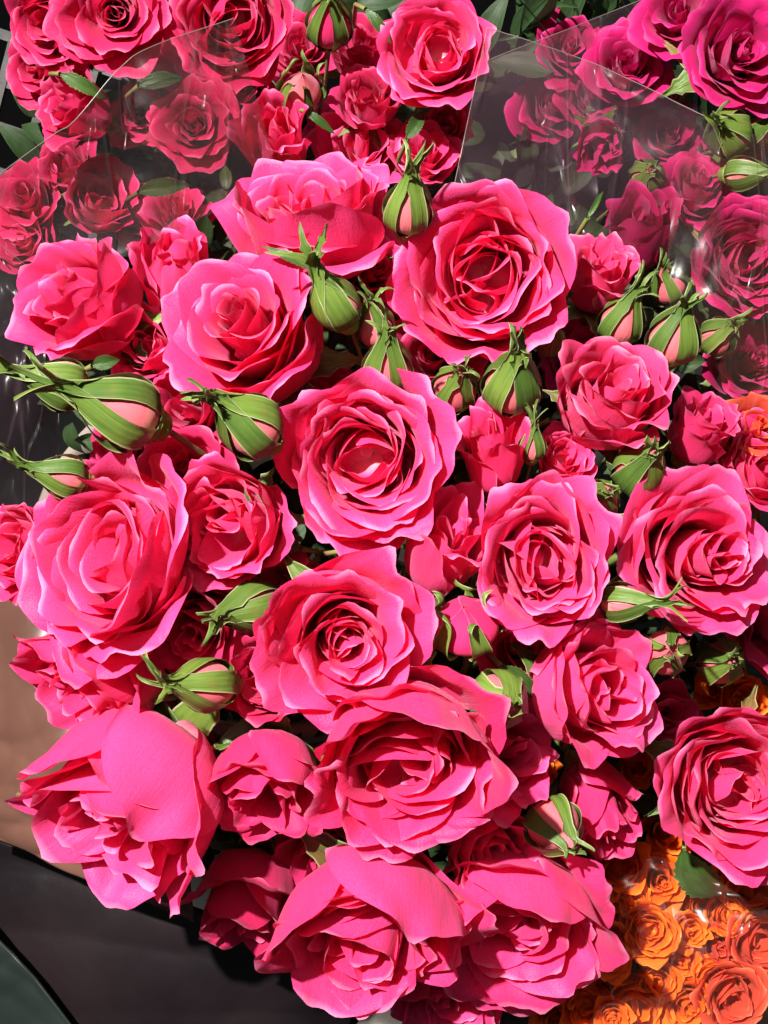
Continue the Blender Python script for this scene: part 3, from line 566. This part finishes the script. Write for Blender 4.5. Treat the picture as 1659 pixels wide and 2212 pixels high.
leaf_mass('bouquet_foliage', 'dark shaded leaves and stems deep between the pink roses',
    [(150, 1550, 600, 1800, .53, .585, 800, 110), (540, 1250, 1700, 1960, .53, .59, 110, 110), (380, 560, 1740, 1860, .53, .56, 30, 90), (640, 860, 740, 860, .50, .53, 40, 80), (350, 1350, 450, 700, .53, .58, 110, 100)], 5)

# ================================================================== upper left bunch (behind the clear film)
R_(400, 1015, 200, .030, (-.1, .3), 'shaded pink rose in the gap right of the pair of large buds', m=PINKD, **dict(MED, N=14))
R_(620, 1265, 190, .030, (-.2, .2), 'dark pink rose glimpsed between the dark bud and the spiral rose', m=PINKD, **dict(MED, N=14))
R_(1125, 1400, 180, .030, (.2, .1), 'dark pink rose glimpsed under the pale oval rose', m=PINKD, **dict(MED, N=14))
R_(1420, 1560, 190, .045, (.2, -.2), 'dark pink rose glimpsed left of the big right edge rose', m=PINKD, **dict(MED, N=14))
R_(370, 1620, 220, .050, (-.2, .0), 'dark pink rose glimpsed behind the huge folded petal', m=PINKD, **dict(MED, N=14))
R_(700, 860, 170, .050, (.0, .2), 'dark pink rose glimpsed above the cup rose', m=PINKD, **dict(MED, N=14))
G2 = 'deep pink roses of the upper left bunch'; GT = at(520, 420, .80) + Vector((0, .03, -.12))
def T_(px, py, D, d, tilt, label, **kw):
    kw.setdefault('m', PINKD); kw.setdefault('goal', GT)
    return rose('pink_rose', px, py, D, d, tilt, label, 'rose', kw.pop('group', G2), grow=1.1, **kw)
def C(proto, kw): return dict(kw, proto=proto, nu=13, nv=12)
T_(110, 45, 190, .545, (-.3, -.25), 'deep pink rose at the top left corner beside the crate', **dict(ROS, N=24))
T_(250, 25, 240, .535, (.05, -.3), 'full deep pink rose cut by the top edge, upper left', **dict(MED, N=26, depth=.3))
T_(505, 45, 250, .54, (.1, -.3), 'deep pink rose cut by the top edge with folded lower petals', **dict(ROS, N=26, mess=1.2))
T_(945, 112, 232, .535, (-.05, .0), 'open round pink rose at the top centre beside green foliage', m=PINK, **dict(CUP, N=26, depth=.35, rw0=.15))
T_(800, 215, 150, .55, (.02, .35), 'small pink rose with ruffled collar below the top centre rose', **dict(CUP, N=18, H=1.0, depth=.1, flare=.6))
T_(785, 110, 150, .57, (-.1, .5), 'pink rose side view left of the open round top rose', **dict(HALF_))
T_(520, 195, 140, .55, (.0, -.05), 'small rosette of dark edged pink petals, upper left bunch', **dict(ROS, N=28, core=.1))
T_(425, 275, 185, .545, (-.05, -.1), 'open pink rose with dark heart above the film', **dict(MED, N=26, depth=.2))
T_(600, 300, 160, .54, (-.02, .35), 'light pink closed bloom with one smooth round petal', m=PINK, hug=.2, **dict(TIGHT, opn=.05))
T_(160, 235, 165, .55, (-.60, .15), 'half open pink rose pointing left with a green sepal over it', hug=.9, **HALF_)
T_(300, 250, 140, .57, (.1, -.2), 'loose pink petals of a rose behind the half open left rose', **dict(MED, N=14, opn=.6))
T_(430, 130, 190, .60, (0, 0), 'dark shaded pink rose behind the film edge, upper left', **dict(MED, N=16))
T_(960, 270, 110, .565, (.15, .1), 'small pink rosette beside the right edge of the clear sleeve', m=PINK, **dict(ROS, N=22))
T_(915, 345, 150, .56, (.2, .4), 'pink rose behind the upright green bud', m=PINK, **dict(MED, N=18))
T_(780, 330, 200, .565, (.0, .3), 'pink rose right behind the broad side view rose', m=PINK, **dict(MED, N=20))
T_(65, 435, 175, .60, (-.2, .2), 'hazy pink rose under film at the left edge', **dict(MED, N=18))
T_(215, 430, 165, .575, (.25, .2), 'hazy pink rose with upright petals under the left film', **dict(ROS, N=20))
T_(150, 365, 130, .60, (-.1, .3), 'faint pink bloom high under the left film', **dict(HALF_))
T_(60, 530, 150, .60, (-.3, .1), 'hazy dark pink rose low under the left film', **dict(MED, N=18))
T_(385, 465, 150, .555, (.1, .4), 'pink rose under film above the pointed half open rose', m=PINK, **dict(MED, N=18))
T_(300, 470, 140, .59, (-.1, .2), 'dim pink rose behind the film left of the pointed rose', **dict(MED, N=16))
T_(650, 110, 170, .61, (0, .1), 'dark shaded pink rose between the striped buds at the top', **dict(MED, N=16))
T_(90, 150, 150, .60, (-.2, -.3), 'dark shaded pink rose under the corner roses', **dict(MED, N=16))
T_(720, 290, 130, .60, (0, .2), 'shaded pink rose behind the light pink closed bloom', **dict(MED, N=16))
G2B = 'rosebuds of the upper left bunch'
def TB(px, py, D, d, tilt, label, **kw): return bud(px, py, D, d, tilt, label, group=G2B, goal=GT, **kw)
TB(712, 45, 105, .53, (.05, .35), 'pink bud with dark green sepals at the top edge', show=.8, mcore=PINKD)
TB(650, 195, 98, .54, (.1, .25), 'cream and pink opening bud in the upper left bunch', show=.95, gap=.5, tipcurl=1.0, long=.85)
def TL(*a, **k): return leaf(*a, group='leaves of the upper left bunch', **k)
TL(130, 160, .535, 110, 40, -25, 'green leaf over the half open left pointing rose', droop=.7)
TL(300, 185, .53, 100, 45, 15, 'pale green leaf behind the film edge, upper left')
TL(300, 415, .525, 115, 50, 12, 'green leaf with torn edge over the left film roses')
TL(490, 410, .53, 60, 34, 95, 'small upright leaf left of the broad side view rose')
TL(660, 240, .535, 80, 24, -35, 'narrow leaf beside the light pink closed bloom')
TL(790, 20, .53, 90, 30, -50, 'slim leaf at the top edge right of the pink bud')
TL(880, 300, .54, 80, 40, 60, 'olive leaf beneath the open round top rose')

# ================================================================== right bunch (magenta, behind film)
G3 = 'magenta roses of the right bunch'; GM = at(1500, 420, .82) + Vector((0, .03, -.12))
def M_(px, py, D, d, tilt, label, **kw):
    kw.setdefault('m', MAG); kw.setdefault('goal', GM)
    return rose('magenta_rose', px, py, D, d, tilt, label, 'rose', G3, grow=1.1, **kw)
M_(1590, 120, 250, .53, (.25, -.05), 'large magenta rose at the top right corner with dark heart', **dict(MED, N=26, opn=.36, depth=.3, curl=1.1))
M_(1470, 40, 190, .55, (-.3, .1), 'magenta rose petals cut by the top edge beside the corner rose', **dict(MED, N=18))
M_(1610, 555, 235, .525, (.1, .0), 'open magenta rose with crowded heart at the right edge', **dict(ROS, N=34, mess=.7))
M_(1385, 495, 150, .53, (-.05, .55), 'smooth closed magenta bloom above the pointed right bud', hug=.1, **dict(TIGHT, opn=.06))
M_(1505, 410, 170, .545, (.1, .45), 'ragged magenta rose in the middle of the right bunch', **dict(MED, N=16, ruffle=.05))
M_(1300, 310, 115, .55, (-.05, -.62), 'drop shaped magenta bloom hanging under the film', hug=.5, **TIGHT)
M_(1350, 150, 190, .575, (-.1, .2), 'hazy dark magenta rose below the foliage', **dict(MED, N=20))
M_(1190, 240, 170, .655, (.1, .1), 'faint dark rose deep behind the middle film', **dict(MED, N=18))
M_(1275, 215, 140, .64, (.1, .1), 'second faint magenta rose deep behind the middle film', **dict(MED, N=18))
M_(1600, 320, 110, .55, (.4, -.2), 'small magenta rose between green buds at the right edge', **dict(MED, N=14, curl=1.6))
M_(1615, 790, 170, .545, (.2, .1), 'hazy magenta rose at the right edge below the open one', **dict(MED, N=18))
M_(1545, 660, 160, .56, (.1, .2), 'magenta rose behind the pointed right bud', **dict(MED, N=16))
M_(1440, 300, 160, .60, (0, .1), 'dark magenta rose behind the round green bud', **dict(MED, N=16))
M_(1230, 110, 160, .64, (0, .1), 'very dark magenta rose behind the foliage', **dict(MED, N=16))
G3B = 'rosebuds of the right bunch'
def MB(px, py, D, d, tilt, label, **kw): return bud(px, py, D, d, tilt, label, group=G3B, goal=GM, **kw)
MB(1400, 380, 78, .535, (-.05, .1), 'round pale green bud under film in the right bunch', show=.05, long=.8, tipcurl=-.1)
MB(1570, 285, 105, .53, (-.5, .1), 'leafy green bud below the top right corner rose', show=.1)
MB(1650, 270, 80, .54, (.3, .2), 'green bud cut by the right edge near the corner rose', show=.1)
MB(1610, 375, 75, .53, (.75, -.1), 'slim green bud pointing right at the right edge', show=.2, Ls=1.3)
MB(1440, 615, 85, .515, (-.35, .45), 'pink striped bud beside the open magenta rose', show=.7)
MB(1555, 725, 85, .52, (.3, .3), 'green bud with long sepals below the open magenta rose', show=.3, Ls=1.4, tipcurl=.7)
leaf(1385, 430, .53, 60, 22, -10, 'pale leaf over the smooth closed magenta bloom', group='leaves of the right bunch')
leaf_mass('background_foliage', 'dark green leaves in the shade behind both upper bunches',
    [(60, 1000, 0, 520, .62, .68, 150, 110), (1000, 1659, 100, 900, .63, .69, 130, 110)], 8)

# dark green foliage bunch at the top
root = link('foliage_bunch', None); root.location = at(1230, 60, .66); rg = np.random.RandomState(2)
for k in range(34):
    a = at(rg.uniform(1060, 1420), rg.uniform(60, 240), rg.uniform(.64, .69)); b = at(rg.uniform(1050, 1450), rg.uniform(-160, 40), rg.uniform(.60, .66))
    c = (a + b) / 2 + Vector(rg.normal(0, .012, 3)); tt = np.linspace(0, 1, 10)[:, None]
    pts = (1 - tt) ** 2 * np.array(a) + 2 * tt * (1 - tt) * np.array(c) + tt * tt * np.array(b) - np.array(root.location)
    u = np.linspace(-1, 1, 5)[:, None, None]; wv = rg.normal(0, 1, 3); wv = wv / np.linalg.norm(wv)
    P = pts[None] + u * wv * (.0045 * np.sin(np.linspace(.05, 3.1, 10)) + .0006)[None, :, None] + (np.abs(u) * .0015) * np.array(-FWD)
    link('leaf_blade', grid_mesh('leaf_blade', P, u[..., 0] + np.zeros((1, 10)), np.zeros((5, 1)) + tt.T, LEAFG), root)
tag(root, 'dark green strappy foliage at the top right of the open round rose', 'foliage')

# ================================================================== orange bunch, lower right
G4 = 'small orange roses under film at the lower right'; GO = at(1420, 2050, .85) + Vector((0, .02, -.1))
OR = [dict(style='cup', N=20, depth=.2, H=.8, mess=.6, nu=11, nv=10, nout=3, flare=.4), dict(style='cup', N=22, depth=.35, H=.75, mess=.4, nu=11, nv=10, nout=3, flare=.3), dict(N=18, opn=.35, depth=.1, nu=11, nv=10)]
def O_(px, py, D, d, tilt, label, k=0, m=ORANGE):
    return rose('orange_rose', px, py, D, d, tilt, label, 'rose', G4, m=m, goal=GO, nsep=0, proto=(9000 + k if m is ORANGE else 9100 + k), spin=(px * 1.7 + py) % 6.28, **OR[k])
O_(1405, 2012, 135, 0.508, (-.05, .1), 'brightest orange rose, oval, below the hanging green leaf', 1)
O_(1315, 2055, 128, 0.510, (-.15, .05), 'orange rose beside the bent petal of the bottom right pink rose', 1)
O_(1335, 1870, 155, 0.516, (-.1, .2), 'hazy orange rose under the striped bud', 0)
O_(1425, 1900, 143, 0.521, (.0, .1), 'orange rose above the brightest oval one', 2)
O_(1460, 2070, 126, 0.521, (.1, .05), 'dim orange rose right of the brightest oval one', 2)
O_(1220, 2110, 126, 0.516, (-.2, .0), 'orange rose at the rim of the bottom right pink rose', 0)
O_(1265, 2175, 143, 0.514, (-.1, -.1), 'orange rose in the bottom row left', 1)
O_(1365, 2180, 172, 0.514, (.0, -.1), 'wide orange rose in the bottom row middle', 0)
O_(1480, 2165, 138, 0.518, (.05, -.1), 'orange rose in the bottom row right of the wide one', 2)
O_(1585, 2155, 172, 0.512, (.05, -.05), 'coral and orange rose with bright heart at the bottom right corner', 0, CORAL)
O_(1545, 2040, 149, 0.523, (.1, .0), 'hazy coral rose right of the dim orange rose', 2, CORAL)
O_(1640, 2030, 172, 0.518, (.2, .0), 'hazy coral rose at the right edge above the corner', 1, CORAL)
O_(1615, 1915, 172, 0.521, (.2, .1), 'hazy orange rose right of the hanging green leaf', 0)
O_(1520, 1960, 138, 0.527, (.05, .1), 'dim orange rose behind the hanging green leaf', 1)
O_(1605, 1515, 138, 0.510, (.1, .2), 'orange rose peeping over the big right edge pink rose', 0)
O_(1540, 1490, 92, 0.516, (-.2, .3), 'little orange rose under the dark shaded bud', 2)
O_(1165, 1665, 97, 0.527, (-.1, .1), 'orange rose glimpsed in the gap right of the wavy cup rose', 0)
O_(1375, 1655, 92, 0.527, (.1, .1), 'orange rose glimpsed left of the big right edge pink rose', 1)
O_(1330, 1960, 114, 0.531, (.0, .0), 'dim orange rose between the bright pair', 2)
O_(1430, 1800, 126, 0.531, (.0, .1), 'dim orange rose left of the big right edge pink rose', 2)
O_(1632, 925, 165, 0.502, (.1, .2), 'hazy coral rose at the right edge below the magenta roses', 2, CORAL)
O_(1200, 2200, 126, 0.527, (.0, .0), 'orange rose at the bottom edge leftmost of its bunch', 2)
O_(1420, 2110, 114, 0.535, (.0, .0), 'shaded orange rose behind the bottom row', 0)
O_(1270, 2080, 95, .518, (-.2, .1), 'small orange rose between the bent petal and the bottom row', 2)
O_(1365, 1945, 95, .514, (.0, .2), 'small orange rose directly above the brightest oval one', 0)
O_(1490, 2010, 95, .514, (.1, .1), 'small orange rose just right of the brightest oval one', 0)
O_(1420, 2120, 100, .514, (.0, .0), 'small orange rose in front of the bottom row', 1)
O_(1540, 2110, 95, .516, (.1, .0), 'small orange rose left of the coral corner rose', 1)
O_(1310, 2120, 95, .516, (-.1, .0), 'small orange rose below the pair beside the pink petal', 0)
O_(1570, 1975, 100, .518, (.1, .1), 'small orange rose below the hazy orange one at the right', 1)
O_(1320, 2195, 90, .505, (.0, -.1), 'small orange rose cut by the bottom edge', 2)
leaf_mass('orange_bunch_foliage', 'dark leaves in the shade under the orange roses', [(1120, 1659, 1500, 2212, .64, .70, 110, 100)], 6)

# ================================================================== clear film sleeves
def film(name, rows, label, wr=.0015, seed=0, hems=(), m=None, nu=60, nv=40):
    root = link(name, None); o, P = sheet('film_panel', rows, m or FILM, root, nu=nu, nv=nv, wr=wr, seed=seed)
    for h in hems: hem({'top': P[:, 0], 'bottom': P[:, -1], 'left': P[0], 'right': P[-1]}[h], root, .00016)
    return tag(root, label, 'film')
film('film_sleeve', [[(-40, 405, .515), (110, 295, .515), (160, 262, .515), (256, 150, .515), (330, 100, .515), (505, 40, .52)],
    [(-40, 520, .508), (120, 420, .508), (220, 380, .508), (330, 330, .508), (440, 280, .51), (560, 230, .515)],
    [(-40, 760, .50), (120, 640, .50), (260, 560, .50), (400, 490, .50), (520, 430, .505), (600, 380, .51)]], 'clear film sleeve over the hazy roses at the left edge', hems=('top',), seed=1, m=FILMD, wr=.0005)
film('film_sleeve', [[(1052, 60, .52), (1150, 92, .525), (1260, 130, .53), (1400, 192, .525), (1545, 262, .52)],
    [(1015, 240, .512), (1140, 270, .517), (1260, 310, .52), (1400, 370, .517), (1560, 420, .515)],
    [(975, 430, .505), (1120, 470, .508), (1260, 510, .51), (1400, 540, .508), (1560, 600, .508)]], 'clear hazy film panel in the middle of the upper right', hems=('top', 'left'), seed=2)
film('film_sleeve', [[(955, 172, .60), (1100, 112, .60), (1250, 55, .60), (1400, -5, .60), (1560, -60, .60)],
    [(1000, 330, .59), (1150, 280, .59), (1300, 230, .585), (1450, 180, .58), (1600, 120, .58)],
    [(1050, 560, .585), (1200, 500, .58), (1350, 450, .575), (1500, 380, .57), (1650, 320, .57)]], 'clear film sheet with straight edge below the dark foliage', hems=('top',), seed=3)
film('film_sleeve', [[(1470, 330, .50), (1560, 300, .50), (1720, 280, .50)], [(1440, 620, .495), (1560, 620, .49), (1720, 620, .49)], [(1500, 860, .50), (1600, 880, .495), (1720, 900, .495)]], 'clear film over the magenta roses at the right edge', seed=4, m=FILMC)
film('film_sleeve', [[(1330, 1850, .505), (1420, 1850, .50), (1560, 1900, .495), (1720, 1890, .49)], [(1330, 2050, .50), (1420, 2030, .497), (1530, 2040, .49), (1720, 2000, .488)], [(1240, 2300, .50), (1360, 2300, .497), (1500, 2300, .49), (1720, 2300, .488)]], 'clear creased film over the orange roses', wr=.002, seed=5, m=FILMC)
film('film_sleeve', [[(-60, 480, .57), (40, 560, .57), (130, 640, .58)], [(-60, 800, .575), (40, 800, .57), (130, 820, .58)], [(-60, 1250, .58), (40, 1200, .575), (130, 1150, .58)]], 'dark reflective film sleeve at the left edge beside the bucket', wr=.004, seed=6, hems=('top',))
